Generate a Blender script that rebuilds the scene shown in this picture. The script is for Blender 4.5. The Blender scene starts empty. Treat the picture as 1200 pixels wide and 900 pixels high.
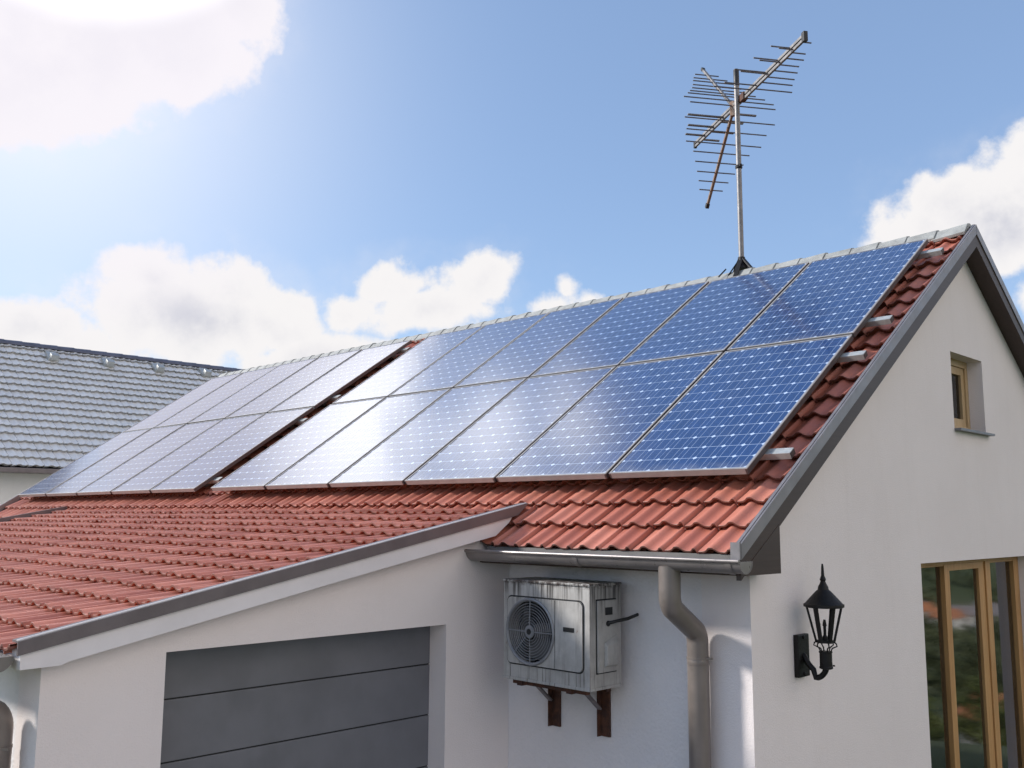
import bpy, bmesh, math, random
from mathutils import Vector, Matrix
R = math.radians
SC = bpy.context.scene
COL = SC.collection
H = 2.9                       # eye height above the yard; heights below are written relative to the eye
rnd = random.Random(7)

# ------------------------------------------------------------------ helpers
def tag(o, label=None, cat=None, group=None, kind=None):
    if label: o['label'] = label
    if cat: o['category'] = cat
    if group: o['group'] = group
    if kind: o['kind'] = kind
    return o

def empty(name, loc, label=None, cat=None, group=None):
    o = bpy.data.objects.new(name, None); COL.objects.link(o)
    o.location = (loc[0], loc[1], loc[2] + H); o.empty_display_size = .1
    return tag(o, label, cat, group)

def base_of(o):
    while o.parent: o = o.parent
    return Vector(o.location)

class MB:
    """collects verts/faces in eye-relative coordinates"""
    def __init__(s): s.v = []; s.f = []; s.uv = []
    def add(s, verts, faces, uvs=None):
        n = len(s.v); s.v += [tuple(p) for p in verts]
        s.f += [tuple(i + n for i in f) for f in faces]
        if uvs: s.uv += uvs
    def box(s, x0, x1, y0, y1, z0, z1):
        s.add([(x0,y0,z0),(x1,y0,z0),(x1,y1,z0),(x0,y1,z0),(x0,y0,z1),(x1,y0,z1),(x1,y1,z1),(x0,y1,z1)],
              [(0,3,2,1),(4,5,6,7),(0,1,5,4),(1,2,6,5),(2,3,7,6),(3,0,4,7)])
    def obox(s, c, ax, ay, az):
        c=Vector(c);ax=Vector(ax);ay=Vector(ay);az=Vector(az)
        P=[c+i*ax+j*ay+k*az for k in (-1,1) for j in (-1,1) for i in (-1,1)]
        s.add(P,[(0,2,3,1),(4,5,7,6),(0,1,5,4),(1,3,7,5),(3,2,6,7),(2,0,4,6)])
    def bar(s, a, b, w, h, up=(0,0,1)):
        a=Vector(a);b=Vector(b);d=(b-a);L=d.length;d/=L
        sd=d.cross(Vector(up))
        if sd.length<1e-4: sd=d.cross(Vector((1,0,0)))
        sd.normalize();u=sd.cross(d)
        s.obox((a+b)/2,d*L/2,sd*w/2,u*h/2)
    def tube(s, pts, r, n=12, caps=True):
        pts=[Vector(p) for p in pts]; rr=r if isinstance(r,(list,tuple)) else [r]*len(pts)
        rings=[];ref=None
        for i,p in enumerate(pts):
            if i==0: d=pts[1]-p
            elif i==len(pts)-1: d=p-pts[i-1]
            else: d=(pts[i+1]-p).normalized()+(p-pts[i-1]).normalized()
            d.normalize()
            if ref is None:
                ref=Vector((0,0,1)) if abs(d.z)<.9 else Vector((1,0,0))
            a=(ref-d*ref.dot(d)).normalized(); ref=a; b=d.cross(a)
            rings.append([p+rr[i]*(math.cos(2*math.pi*k/n)*a+math.sin(2*math.pi*k/n)*b) for k in range(n)])
        V=[q for g in rings for q in g];F=[]
        for i in range(len(rings)-1):
            for k in range(n):
                F.append((i*n+k,i*n+(k+1)%n,(i+1)*n+(k+1)%n,(i+1)*n+k))
        if caps:
            F.append(tuple(range(n-1,-1,-1)));F.append(tuple((len(rings)-1)*n+k for k in range(n)))
        s.add(V,F)
    def lathe(s, c, prof, n=20, axis='z', sq=1.0):
        V=[];F=[]
        for r,h in prof:
            for k in range(n):
                a=2*math.pi*(k+.5)/n
                if axis=='z': V.append((c[0]+r*math.cos(a),c[1]+r*math.sin(a),c[2]+h))
                elif axis=='y': V.append((c[0]+r*math.cos(a),c[1]+h,c[2]+r*math.sin(a)))
                else: V.append((c[0]+h,c[1]+r*math.cos(a),c[2]+r*math.sin(a)))
        m=len(prof)
        for i in range(m-1):
            for k in range(n): F.append((i*n+k,i*n+(k+1)%n,(i+1)*n+(k+1)%n,(i+1)*n+k))
        F.append(tuple(range(n-1,-1,-1)));F.append(tuple((m-1)*n+k for k in range(n)))
        s.add(V,F)
    def prism_x(s, prof, x0, x1):           # prof: (y,z) loop
        n=len(prof)
        s.add([(x0,y,z) for y,z in prof]+[(x1,y,z) for y,z in prof],
              [tuple(range(n-1,-1,-1)),tuple(range(n,2*n))]+[(i,(i+1)%n,n+(i+1)%n,n+i) for i in range(n)])
    def build(s, name, mat, parent=None, smooth=False, bevel=0, uvname=None):
        off=base_of(parent) if parent else Vector((0,0,0))
        me=bpy.data.meshes.new(name)
        me.from_pydata([(p[0]-off.x,p[1]-off.y,p[2]+H-off.z) for p in s.v],[],s.f)
        if s.uv:
            l=me.uv_layers.new(name='UVMap')
            flat=[c for u in s.uv for c in u]; l.data.foreach_set('uv',flat)
        me.validate(); 
        bm=bmesh.new();bm.from_mesh(me)
        if not s.uv: bmesh.ops.recalc_face_normals(bm,faces=bm.faces)
        if bevel:
            bmesh.ops.bevel(bm,geom=[e for e in bm.edges if e.is_manifold and e.calc_face_angle(0)>.5],offset=bevel,segments=2,affect='EDGES',profile=.7)
        bm.to_mesh(me);bm.free()
        if smooth:
            for p in me.polygons: p.use_smooth=True
            try: me.set_sharp_from_angle(angle=R(38))
            except Exception: pass
        me.materials.append(mat)
        o=bpy.data.objects.new(name,me);COL.objects.link(o)
        if parent: o.parent=parent
        return o

def wall_with_holes(outer, holes, to3, thick):
    """flat wall cut from polygon loops; to3(u,v,t) maps into space, t in 0..thick"""
    bm=bmesh.new()
    loops=[outer]+holes; edges=[]; lv=[]
    for lp in loops:
        vs=[bm.verts.new((u,v,0)) for u,v in lp]; lv.append(vs)
        for i in range(len(vs)): edges.append(bm.edges.new((vs[i],vs[(i+1)%len(vs)])))
    bmesh.ops.triangle_fill(bm,edges=edges,use_beauty=True,use_dissolve=False)
    bm.verts.index_update()
    V=[v.co.copy() for v in bm.verts];T=[[v.index for v in f.verts] for f in bm.faces]
    idx=[[v.index for v in vs] for vs in lv]; bm.free()
    m=MB();n=len(V)
    P=[to3(p.x,p.y,0) for p in V]+[to3(p.x,p.y,thick) for p in V]
    F=[tuple(t) for t in T]+[tuple(i+n for i in reversed(t)) for t in T]
    for ring in idx:
        for i in range(len(ring)):
            a,b=ring[i],ring[(i+1)%len(ring)]; F.append((a,b,b+n,a+n))
    m.add(P,F); return m

def copy_tree(o, parent=None):
    c=o.copy();COL.objects.link(c)
    if parent: c.parent=parent
    for ch in list(o.children): copy_tree(ch,c)
    return c

# ------------------------------------------------------------------ materials
class NT:
    def __init__(s, tree): s.t=tree
    def n(s, typ, **kw):
        nd=s.t.nodes.new(typ)
        for k,v in kw.items():
            if k in nd.inputs.keys() if isinstance(k,str) else False: nd.inputs[k].default_value=v
            else: setattr(nd,k,v)
        return nd
    def l(s,a,b): s.t.links.new(a,b)
    def math(s,op,a,b=None,c=None,clamp=False):
        nd=s.t.nodes.new('ShaderNodeMath');nd.operation=op;nd.use_clamp=clamp
        for i,x in enumerate((a,b,c)):
            if x is None: continue
            if isinstance(x,(int,float)): nd.inputs[i].default_value=x
            else: s.l(x,nd.inputs[i])
        return nd.outputs[0]
    def mix(s,f,a,b,mode='MIX'):
        nd=s.t.nodes.new('ShaderNodeMix');nd.data_type='RGBA';nd.blend_type=mode
        if isinstance(f,(int,float)): nd.inputs[0].default_value=f
        else: s.l(f,nd.inputs[0])
        for i,x in ((6,a),(7,b)):
            if isinstance(x,tuple): nd.inputs[i].default_value=(*x[:3],1)
            else: s.l(x,nd.inputs[i])
        return nd.outputs[2]
    def smooth(s,x,a,b,o0=0.,o1=1.):
        nd=s.t.nodes.new('ShaderNodeMapRange');nd.interpolation_type='SMOOTHSTEP'
        s.l(x,nd.inputs[0])
        for i,v in enumerate((a,b,o0,o1)): nd.inputs[i+1].default_value=v
        return nd.outputs[0]
    def noise(s,vec,scale,detail=4,rough=.55,out=0):
        nd=s.t.nodes.new('ShaderNodeTexNoise');nd.inputs['Scale'].default_value=scale
        nd.inputs['Detail'].default_value=detail;nd.inputs['Roughness'].default_value=rough
        if vec is not None: s.l(vec,nd.inputs['Vector'])
        return nd.outputs[out]
    def mapping(s,vec,scale=(1,1,1),loc=(0,0,0)):
        nd=s.t.nodes.new('ShaderNodeMapping');nd.inputs['Scale'].default_value=scale;nd.inputs['Location'].default_value=loc
        s.l(vec,nd.inputs[0]);return nd.outputs[0]

def new_mat(name):
    m=bpy.data.materials.new(name);m.use_nodes=True
    t=m.node_tree;b=t.nodes['Principled BSDF'];return m,NT(t),b
def objco(k):
    return k.n('ShaderNodeTexCoord').outputs['Object']
def bump(k,b,h,strength,dist):
    nd=k.n('ShaderNodeBump');nd.inputs['Strength'].default_value=strength;nd.inputs['Distance'].default_value=dist
    k.l(h,nd.inputs['Height']);k.l(nd.outputs[0],b.inputs['Normal'])

def simple(name,col,rough=.5,metal=0.,var=.12,vscale=6.,bmp=0.,bscale=80.,spec=.5):
    m,k,b=new_mat(name);c=objco(k)
    f=k.noise(c,vscale,5,.6)
    d=tuple(x*(1-var) for x in col);u=tuple(min(1,x*(1+var)) for x in col)
    k.l(k.mix(k.smooth(f,.3,.7),d,u),b.inputs['Base Color'])
    f2=k.noise(c,vscale*4,3)
    k.l(k.smooth(f2,.2,.8,max(.02,rough-.08),min(1,rough+.08)),b.inputs['Roughness'])
    b.inputs['Metallic'].default_value=metal
    b.inputs['Specular IOR Level'].default_value=spec
    if bmp: bump(k,b,k.noise(c,bscale,4,.6),bmp,.01)
    return m

def stucco(name,col,grain=70.,strength=.25):
    m,k,b=new_mat(name);c=objco(k)
    a=k.noise(c,1.1,5,.6);s=k.noise(k.mapping(c,(5,5,.5)),1.4,5,.65);g=k.noise(c,grain*2,2,.5)
    base=k.mix(k.smooth(a,.3,.75,0,.45),col,tuple(x*y for x,y in zip(col,(.90,.89,.88))))
    base=k.mix(k.smooth(s,.5,.8,0,.14),base,tuple(x*y for x,y in zip(col,(.78,.76,.74))))
    base=k.mix(k.smooth(g,.45,.7,0,.10),base,tuple(x*.8 for x in col))
    k.l(base,b.inputs['Base Color']);b.inputs['Roughness'].default_value=.93
    b.inputs['Specular IOR Level'].default_value=.2
    v=k.n('ShaderNodeTexVoronoi');v.inputs['Scale'].default_value=grain*1.2;k.l(c,v.inputs['Vector'])
    h=k.math('ADD',k.noise(c,grain,5,.65),k.math('MULTIPLY',v.outputs['Distance'],.5))
    h=k.math('ADD',h,k.math('MULTIPLY',k.noise(c,9,2),.8))
    bump(k,b,h,strength,.012);return m

def tile_mat(name,c0,c1,grime_shade,rough=.5,gamt=.4):
    m,k,b=new_mat(name);tc=k.n('ShaderNodeTexCoord');uv=tc.outputs['UV'];c=tc.outputs['Object']
    fl=k.n('ShaderNodeVectorMath');fl.operation='FLOOR';k.l(uv,fl.inputs[0])
    wn=k.n('ShaderNodeTexWhiteNoise');wn.noise_dimensions='3D';k.l(fl.outputs[0],wn.inputs['Vector'])
    base=k.mix(wn.outputs['Value'],c0,c1)
    n1=k.noise(c,2.2,6,.65);n2=k.noise(c,26,5,.7)
    base=k.mix(k.smooth(n1,.42,.78,0,gamt),base,grime_shade)
    base=k.mix(k.smooth(n2,.55,.8,0,.35),base,tuple(x*.72 for x in c0))
    sp=k.n('ShaderNodeSeparateXYZ');k.l(uv,sp.inputs[0])
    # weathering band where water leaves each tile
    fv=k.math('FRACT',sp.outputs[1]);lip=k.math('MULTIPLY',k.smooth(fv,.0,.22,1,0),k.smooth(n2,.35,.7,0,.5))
    base=k.mix(lip,base,tuple(x*.6 for x in grime_shade))
    base=k.mix(k.math('MULTIPLY',k.smooth(fv,.001,.012,1,0),.8),base,tuple(x*.35 for x in grime_shade))   # shade under each course, painted along the cut edge
    k.l(base,b.inputs['Base Color'])
    k.l(k.smooth(n2,.3,.7,rough-.08,rough+.12),b.inputs['Roughness'])
    bump(k,b,k.noise(c,120,4,.6),.12,.004);return m

def cell_mat():
    m,k,b=new_mat('solar_cells');tc=k.n('ShaderNodeTexCoord')
    sp=k.n('ShaderNodeSeparateXYZ');k.l(tc.outputs['UV'],sp.inputs[0]);u,v=sp.outputs[0],sp.outputs[1]
    fu=k.math('FRACT',u);fv=k.math('FRACT',v)
    du=k.math('SUBTRACT',.5,k.math('ABSOLUTE',k.math('SUBTRACT',fu,.5)))   # distance to the cell border
    dv=k.math('SUBTRACT',.5,k.math('ABSOLUTE',k.math('SUBTRACT',fv,.5)))
    def line(d,w0,w1): return k.smooth(d,w0,w1,1,0)
    g=k.math('MAXIMUM',k.math('MULTIPLY',line(du,.010,.022),.22),k.math('MULTIPLY',line(dv,.012,.028),.55))
    dia=line(k.math('ADD',du,dv),.105,.15)
    g=k.math('MAXIMUM',g,dia)
    for q in (.27,.73):
        bb=line(k.math('ABSOLUTE',k.math('SUBTRACT',fu,q)),.010,.024)
        g=k.math('MAXIMUM',g,k.math('MULTIPLY',bb,.34))
    fl=k.n('ShaderNodeVectorMath');fl.operation='FLOOR';k.l(tc.outputs['UV'],fl.inputs[0])
    oi=k.n('ShaderNodeObjectInfo')
    ad=k.n('ShaderNodeVectorMath');ad.operation='ADD';k.l(fl.outputs[0],ad.inputs[0]);k.l(k.math('MULTIPLY',oi.outputs['Random'],97.),ad.inputs[1])
    wn=k.n('ShaderNodeTexWhiteNoise');wn.noise_dimensions='3D';k.l(ad.outputs[0],wn.inputs['Vector'])
    cell=k.mix(wn.outputs['Value'],(.0035,.030,.125),(.006,.041,.165))
    vo=k.n('ShaderNodeTexVoronoi');vo.inputs['Scale'].default_value=38.;k.l(tc.outputs['Object'],vo.inputs['Vector'])
    sx=k.n('ShaderNodeSeparateColor');k.l(vo.outputs['Color'],sx.inputs[0])
    cell=k.mix(k.math('MULTIPLY',sx.outputs[0],.5),cell,(.003,.025,.105))
    cell=k.mix(k.math('MULTIPLY',oi.outputs['Random'],.35),cell,(.004,.026,.105))       # modules from different batches
    col=k.mix(g,cell,(.47,.58,.76))
    col=k.mix(k.math('MULTIPLY',k.smooth(v,-.05,.7,.22,0),k.smooth(k.noise(tc.outputs['Object'],9.,4,.6),.3,.7)),col,(.45,.44,.42))   # dust held by the lower frame
    dust=k.noise(tc.outputs['Object'],3.5,5,.65)
    col=k.mix(k.smooth(dust,.5,.85,0,.05),col,(.5,.5,.5))
    k.l(col,b.inputs['Base Color'])
    sparkle=k.noise(tc.outputs['Object'],260,2,.6)
    k.l(k.smooth(sparkle,.25,.75,.08,.2),b.inputs['Roughness'])
    b.inputs['IOR'].default_value=1.5
    b.inputs['Coat Weight'].default_value=.8;b.inputs['Coat Roughness'].default_value=.09
    bump(k,b,sparkle,.05,.002)
    return m

def glass_mat(name,tint,ior=1.75):
    m=bpy.data.materials.new(name);m.use_nodes=True;t=m.node_tree;t.nodes.clear();k=NT(t)
    o=k.n('ShaderNodeOutputMaterial');mx=k.n('ShaderNodeMixShader');tr=k.n('ShaderNodeBsdfTransparent');gl=k.n('ShaderNodeBsdfGlossy')
    tr.inputs[0].default_value=(*tint,1);gl.inputs['Roughness'].default_value=.045;gl.inputs[0].default_value=(.95,.97,1,1)
    fr=k.n('ShaderNodeFresnel');fr.inputs[0].default_value=ior
    c=objco(k);bp=k.n('ShaderNodeBump');bp.inputs['Strength'].default_value=.02;bp.inputs['Distance'].default_value=.004
    k.l(k.noise(c,2.2,2),bp.inputs['Height']);k.l(bp.outputs[0],gl.inputs['Normal'])
    k.l(fr.outputs[0],mx.inputs[0]);k.l(tr.outputs[0],mx.inputs[1]);k.l(gl.outputs[0],mx.inputs[2]);k.l(mx.outputs[0],o.inputs[0])
    return m

def wood_mat(name,c0,c1,axis='z'):
    m,k,b=new_mat(name);c=objco(k)
    sc={'z':(40,40,1.6),'y':(40,1.6,40)}[axis]
    f=k.noise(k.mapping(c,sc),1.,6,.65);f2=k.noise(c,3,3)
    base=k.mix(k.smooth(f,.3,.7),c0,c1);base=k.mix(k.smooth(f2,.4,.8,0,.3),base,tuple(x*.6 for x in c0))
    k.l(base,b.inputs['Base Color']);b.inputs['Roughness'].default_value=.5
    bump(k,b,f,.15,.003);return m

def metal_case():
    """painted sheet metal with rain streaks and rust"""
    m,k,b=new_mat('weathered_casing');c=objco(k)
    sp=k.n('ShaderNodeSeparateXYZ');k.l(c,sp.inputs[0]);z=sp.outputs[2]
    n=k.noise(c,5,6,.65)
    base=k.mix(k.smooth(n,.3,.75),(.50,.485,.46),(.34,.325,.305))
    st=k.noise(k.mapping(c,(40,40,1.1)),1.,5,.65)
    top=k.smooth(z,.33,.55,0,1)
    base=k.mix(k.math('MULTIPLY',k.smooth(st,.46,.62),top),base,(.07,.065,.06))
    st2=k.noise(k.mapping(c,(70,70,2.),(3,1,0)),1.,3,.6)
    lowb=k.smooth(z,.03,.15,1,0)
    base=k.mix(k.math('MULTIPLY',k.smooth(st2,.52,.68,0,.8),lowb),base,(.12,.11,.10))
    ru=k.noise(c,14,6,.7)
    base=k.mix(k.smooth(k.noise(k.mapping(c,(22,22,2.5),(1,4,2)),1.,5,.7),.5,.75,0,.45),base,(.15,.135,.115))
    base=k.mix(k.smooth(ru,.63,.72,0,.85),base,(.16,.07,.035))
    edge=k.math('MULTIPLY',k.smooth(z,.525,.552),k.smooth(k.noise(c,30,4,.7),.4,.6))
    base=k.mix(edge,base,(.06,.045,.04))
    k.l(base,b.inputs['Base Color']);k.l(k.smooth(n,.2,.8,.28,.5),b.inputs['Roughness'])
    b.inputs['Metallic'].default_value=.03
    bump(k,b,k.noise(c,60,4),.1,.003);return m

def rust_mat(name,c0,c1):
    m,k,b=new_mat(name);c=objco(k);n=k.noise(c,16,6,.7);n2=k.noise(c,60,4,.7)
    base=k.mix(k.smooth(n,.38,.62),c0,c1);base=k.mix(k.smooth(n2,.5,.75,0,.5),base,tuple(x*.4 for x in c1))
    k.l(base,b.inputs['Base Color']);b.inputs['Roughness'].default_value=.7;b.inputs['Metallic'].default_value=.3
    bump(k,b,n2,.3,.004);return m

M={}
M['stucco']=stucco('white_stucco',(.81,.77,.765),45.,.4)
M['stucco_smooth']=stucco('white_render',(.83,.765,.745),110.,.22)
M['far_wall']=stucco('far_render',(.78,.77,.77),30.,.2)
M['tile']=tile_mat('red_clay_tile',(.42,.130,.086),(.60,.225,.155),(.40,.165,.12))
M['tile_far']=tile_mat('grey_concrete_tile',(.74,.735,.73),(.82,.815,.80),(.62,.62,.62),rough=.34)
M['ridge']=simple('grey_ridge_cap',(.31,.315,.30),.6,0,.2,9,.25)
M['ridge_far']=simple('dark_blue_ridge_cap',(.10,.11,.16),.5,0,.2,5)
M['flash']=simple('grey_flashing',(.225,.21,.215),.42,.35,.12,7,.05)
M['flash_dark']=simple('brown_grey_flashing',(.155,.132,.135),.45,.2,.12,7,.05)
M['brown']=wood_mat('dark_brown_board',(.040,.021,.015),(.052,.029,.021),'y')
M['white_board']=simple('white_fascia_board',(.77,.735,.735),.6,0,.05,3,.05)
M['gutter']=simple('grey_brown_gutter',(.25,.225,.215),.33,.45,.10,5,.03)
M['pipe']=simple('grey_brown_pipe',(.225,.192,.172),.36,.3,.10,5,.03)
M['garage_door']=simple('dark_grey_door',(.150,.153,.170),.36,0,.10,2.5,.06,160)
M['cells']=cell_mat()
M['frame']=simple('aluminium_frame',(.34,.325,.315),.4,.25,.08,12)
M['dark_frame']=simple('dark_panel_frame',(.10,.085,.085),.45,.4,.1,12)
M['rail']=simple('galvanised_rail',(.50,.51,.49),.45,.5,.12,12)
M['highlight_edge']=simple('metal_edge_highlight',(.72,.70,.70),.35,.1,.06,9)
M['apron']=simple('grey_apron',(.15,.142,.135),.8,0,.15,8,.05,80,.2)
M['black']=simple('black_iron',(.009,.008,.008),.5,.1,.2,20,.15,60,.3)
M['black_plastic']=simple('black_plastic',(.012,.012,.012),.5,0,.2,10)
M['steel']=simple('dull_steel',(.22,.21,.205),.48,.5,.2,14,.1)
M['rod']=simple('weathered_rod',(.16,.15,.15),.5,.5,.25,18)
M['rusty']=rust_mat('rusty_tube',(.25,.20,.165),(.20,.11,.065))
M['rust']=rust_mat('rusty_iron',(.065,.032,.024),(.125,.052,.03))
M['case']=metal_case()
M['case_dark']=simple('dark_case_void',(.012,.013,.014),.5,0,.2,8)
M['blade']=simple('fan_blade',(.13,.13,.135),.4,0,.15,8)
M['grille']=simple('grey_grille',(.24,.245,.26),.4,.3,.15,9)
M['wood']=wood_mat('window_wood',(.42,.215,.075),(.52,.295,.115))
M['wood_d']=wood_mat('window_wood_light',(.46,.31,.16),(.56,.40,.22))
M['sill']=simple('grey_sill',(.17,.17,.18),.45,.4,.1,8)
M['glass']=glass_mat('window_glass',(.60,.62,.66),3.0)
M['glass_dark']=glass_mat('small_window_glass',(.45,.45,.48),1.5)
M['curtain']=simple('pale_curtain',(.62,.66,.76),.9,0,.1,3)
M['inner_floor']=simple('dim_floor',(.06,.05,.045),.6,0,.2,2)

# ------------------------------------------------------------------ roof tiles
def tiled_roof(org, across, up, normal, width, courses, pitch, tw, phase=0., roll=.027, lift=.041, thick=.011, jit=.0018, seed=1, prof=None):
    """courses of interlocking roll tiles: org is the eave corner, across runs along the eave, up climbs the slope"""
    rg=random.Random(seed);org=Vector(org);A=Vector(across).normalized();U=Vector(up).normalized();N=Vector(normal).normalized()
    prof=prof or [(0,-.75),(.036,-.75),(.05,.0),(.12,.02),(.22,.10),(.29,.38),(.35,.80),(.40,.98),(.45,1.),(.50,.88),(.56,.48),(.62,.16),(.68,.04),(.80,.03),(.845,.22),(.88,.55),(.915,.72),(.95,.66),(.975,.42)]
    us=[]
    nt=int(math.ceil(width/tw))+2
    for i in range(-1,nt):
        for u,h in prof:
            x=(i+u)*tw+phase
            if -1e-4<=x<=width+1e-4: us.append((x,h,i+u))
    m=MB();nv=len(us)
    nf=int(courses)+(1 if courses%1>1e-3 else 0)
    for c in range(nf):
        part=min(1.,courses-c)
        jt={}
        def J(i):
            if i not in jt: jt[i]=(rg.gauss(0,jit),rg.gauss(0,jit*1.3))
            return jt[i]
        rows=[]
        for (v,l,kd) in ((.19,-.006,0),(.19,lift-thick,1),(0,lift-thick,1),(0,lift-.001,1),(.006,lift,1),(.5,lift*.55,1),(part+(.2 if part==1 else 0),lift*(1-part)+.001,1)):
            row=[]
            for x,h,ti in us:
                a,b=J(math.floor(ti))
                hh=h*roll+l+(a if kd else 0)
                s=(c+v)*pitch+(b*2 if v<.2 else 0)
                row.append((org+A*x+U*s+N*hh, (ti,c+min(max(v,.001),.999))))
            rows.append(row)
        V=[p for r in rows for p,_ in r];UV=[q for r in rows for _,q in r];F=[];uvl=[]
        for r in range(6):
            for i in range(nv-1):
                f=(r*nv+i,r*nv+i+1,(r+1)*nv+i+1,(r+1)*nv+i)
                F.append(f)
                mid=math.floor((us[i][2]+us[i+1][2])/2)
                for q in f:
                    uu,vv=UV[q];uvl.append((min(max(uu,mid+.001),mid+.999),vv))
        m.add(V,F,uvl)
    return m

# ================================================================== MAIN HOUSE
TA=.60165;CA,SA=math.cos(TA),math.sin(TA);TT=math.tan(TA)
P0=Vector((-8.8,4.692,.27))                    # lower left corner of the near array, on the glass plane
UP=Vector((0,CA,SA));NM=Vector((0,-SA,CA));AX=Vector((1,0,0))
def roof_z(y,off): return P0.z+(y-P0.y)*TT+off/CA
XV=-2.583;XW=-2.723;YW=4.55;YR=7.88;XF=-14.52;RS=.643
house=empty('house',(-8.5,7.9,-H),'white rendered house with red tiled gable roof carrying the solar panels','house')
ZB=-H-.3
ap=2.19
def soffit_z(y): return ap-(YR-y)*TT if y<=YR else ap-(y-YR)*RS
YB=11.25
gable_out=[(YW,ZB),(YB,ZB),(YB,soffit_z(YB)),(YR,ap),(YW,soffit_z(YW))]
WY0,WY1,WZ0,WZ1=7.56,8.235,.69,1.287            # small gable window
DY0,DY1,DZ1=6.79,9.20,-.298                     # tall glazed door
gw=wall_with_holes(gable_out,[[(WY0,WZ0),(WY1,WZ0),(WY1,WZ1),(WY0,WZ1)],[(DY0,-H+.02),(DY1,-H+.02),(DY1,DZ1),(DY0,DZ1)]],lambda u,v,t:(XW-t,u,v),.3)
gw.build('wall',M['stucco_smooth'],house)
m=MB();m.box(-14.3,XW-.3,YW,YW+.3,ZB,soffit_z(YW)+.02);m.build('wall',M['stucco'],house)
m=MB();m.box(-14.3,XW-.3,YB-.3,YB,ZB,soffit_z(YB)+.02);m.build('wall',M['stucco'],house)
m=MB();m.prism_x([(YW+.3,ZB),(YB-.3,ZB),(YB-.3,soffit_z(YB-.3)),(YR,ap),(YW+.3,soffit_z(YW+.3))],-14.3,-14.0);m.build('wall',M['stucco'],house)
m=MB();m.box(-13.9,XW-.31,YW+.31,YB-.31,-H-.02,-H+.015);m.build('floor_slab',M['inner_floor'],house)
# tiles, both slopes
YE=4.307
base_off=-.172
e0=Vector((XF+.02,YE,roof_z(YE,base_off)))
L=(YR-.02-YE)/CA
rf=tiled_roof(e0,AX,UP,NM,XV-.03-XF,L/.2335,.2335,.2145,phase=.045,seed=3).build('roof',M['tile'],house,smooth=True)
rdir=Vector((0,-1,RS)).normalized();rn=Vector((0,RS,1)).normalized()
YBE=11.6
zr_=roof_z(YR,base_off)
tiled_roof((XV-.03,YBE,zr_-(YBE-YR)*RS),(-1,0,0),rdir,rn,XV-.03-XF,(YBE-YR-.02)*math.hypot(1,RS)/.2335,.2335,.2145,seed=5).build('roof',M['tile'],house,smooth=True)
# roof deck under the tiles; its underside is the brown soffit
def deck(y0,y1,x0,x1,zf,t0,t1):
    m=MB();m.prism_x([(y0,zf(y0)+t0),(y1,zf(y1)+t0),(y1,zf(y1)+t1),(y0,zf(y0)+t1)],x0,x1);return m
f1=lambda y:soffit_z(y)
deck(4.30,YR,XF+.03,XV-.034,f1,-.015,.030).build('soffit',M['brown'],house)
deck(YR+.001,11.55,XF+.03,XV-.034,f1,-.015,.06).build('soffit',M['brown'],house)
m=MB();m.prism_x([(4.285,-.245),(4.285,-.28),(4.632,-.28),(4.632,-.025)],XF+.04,XV-.002);m.build('eave_box',M['brown'],house)
# verge boards (brown) and metal cover
def verge(x0,x1,capx0,capx1):
    top=lambda y:(2.335-(YR-y)*.676 if y<=YR else 2.335-(y-YR)*RS)
    y0=4.245;y1=11.6
    for ya,yb in ((y0,YR),(YR,y1)):
        e=.0004 if ya==YR else 0
        mb=MB();mb.prism_x([(ya+e,top(ya)-.18),(yb,top(yb)-.18),(yb,top(yb)-.012),(ya+e,top(ya)-.012)],x0,x1);mb.build('verge_board',M['brown'],house)
        mb=MB()
        mb.prism_x([(ya-.006+e,top(ya)-.078),(yb,top(yb)-.078),(yb,top(yb)),(ya-.006+e,top(ya))],capx1-.012,capx1)
        mb.prism_x([(ya-.006+e,top(ya)-.006),(yb,top(yb)-.006),(yb,top(yb)+.004),(ya-.006+e,top(ya)+.004)],capx0,capx1-.0125)
        mb.build('verge_flashing',M['flash'],house)
verge(XV-.032,XV-.004,XV-.026,XV+.004)
verge(XF-.005,XF+.022,XF-.012,XF+.04)
# closing bit of flashing at the foot of the verge
m=MB();m.box(XV-.05,XV+.003,4.225,4.237,-.20,-.115);m.build('verge_end',M['flash'],house)
# ridge caps
m=MB();nx=int((XV-.04-XF)/.242)+1;rg=random.Random(9)
for i in range(nx):
    x1=XV-.045-i*.242;x0=max(x1-.265,XF)
    hi=.014+rg.gauss(0,.0022)+(.012 if i==0 else 0);lo=.0+rg.gauss(0,.0015)
    zt=roof_z(YR,-.166)+.075
    def prof(d,yo=0): return [(YR-.125,zt-.093+d),(YR-.05,zt-.012+d),(YR,zt+d),(YR+.05,zt-.012+d),(YR+.125,zt-.09+d),(YR+.115,zt-.115+d),(YR,zt-.03+d),(YR-.115,zt-.115+d)]
    a=prof(lo);b=prof(hi);n=len(a)
    m.add([(x0,y,z) for y,z in a]+[(x1,y,z) for y,z in b],[tuple(range(n-1,-1,-1)),tuple(range(n,2*n))]+[(j,(j+1)%n,n+(j+1)%n,n+j) for j in range(n)])
m.build('ridge_cap',M['ridge'],house,bevel=.004)
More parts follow.
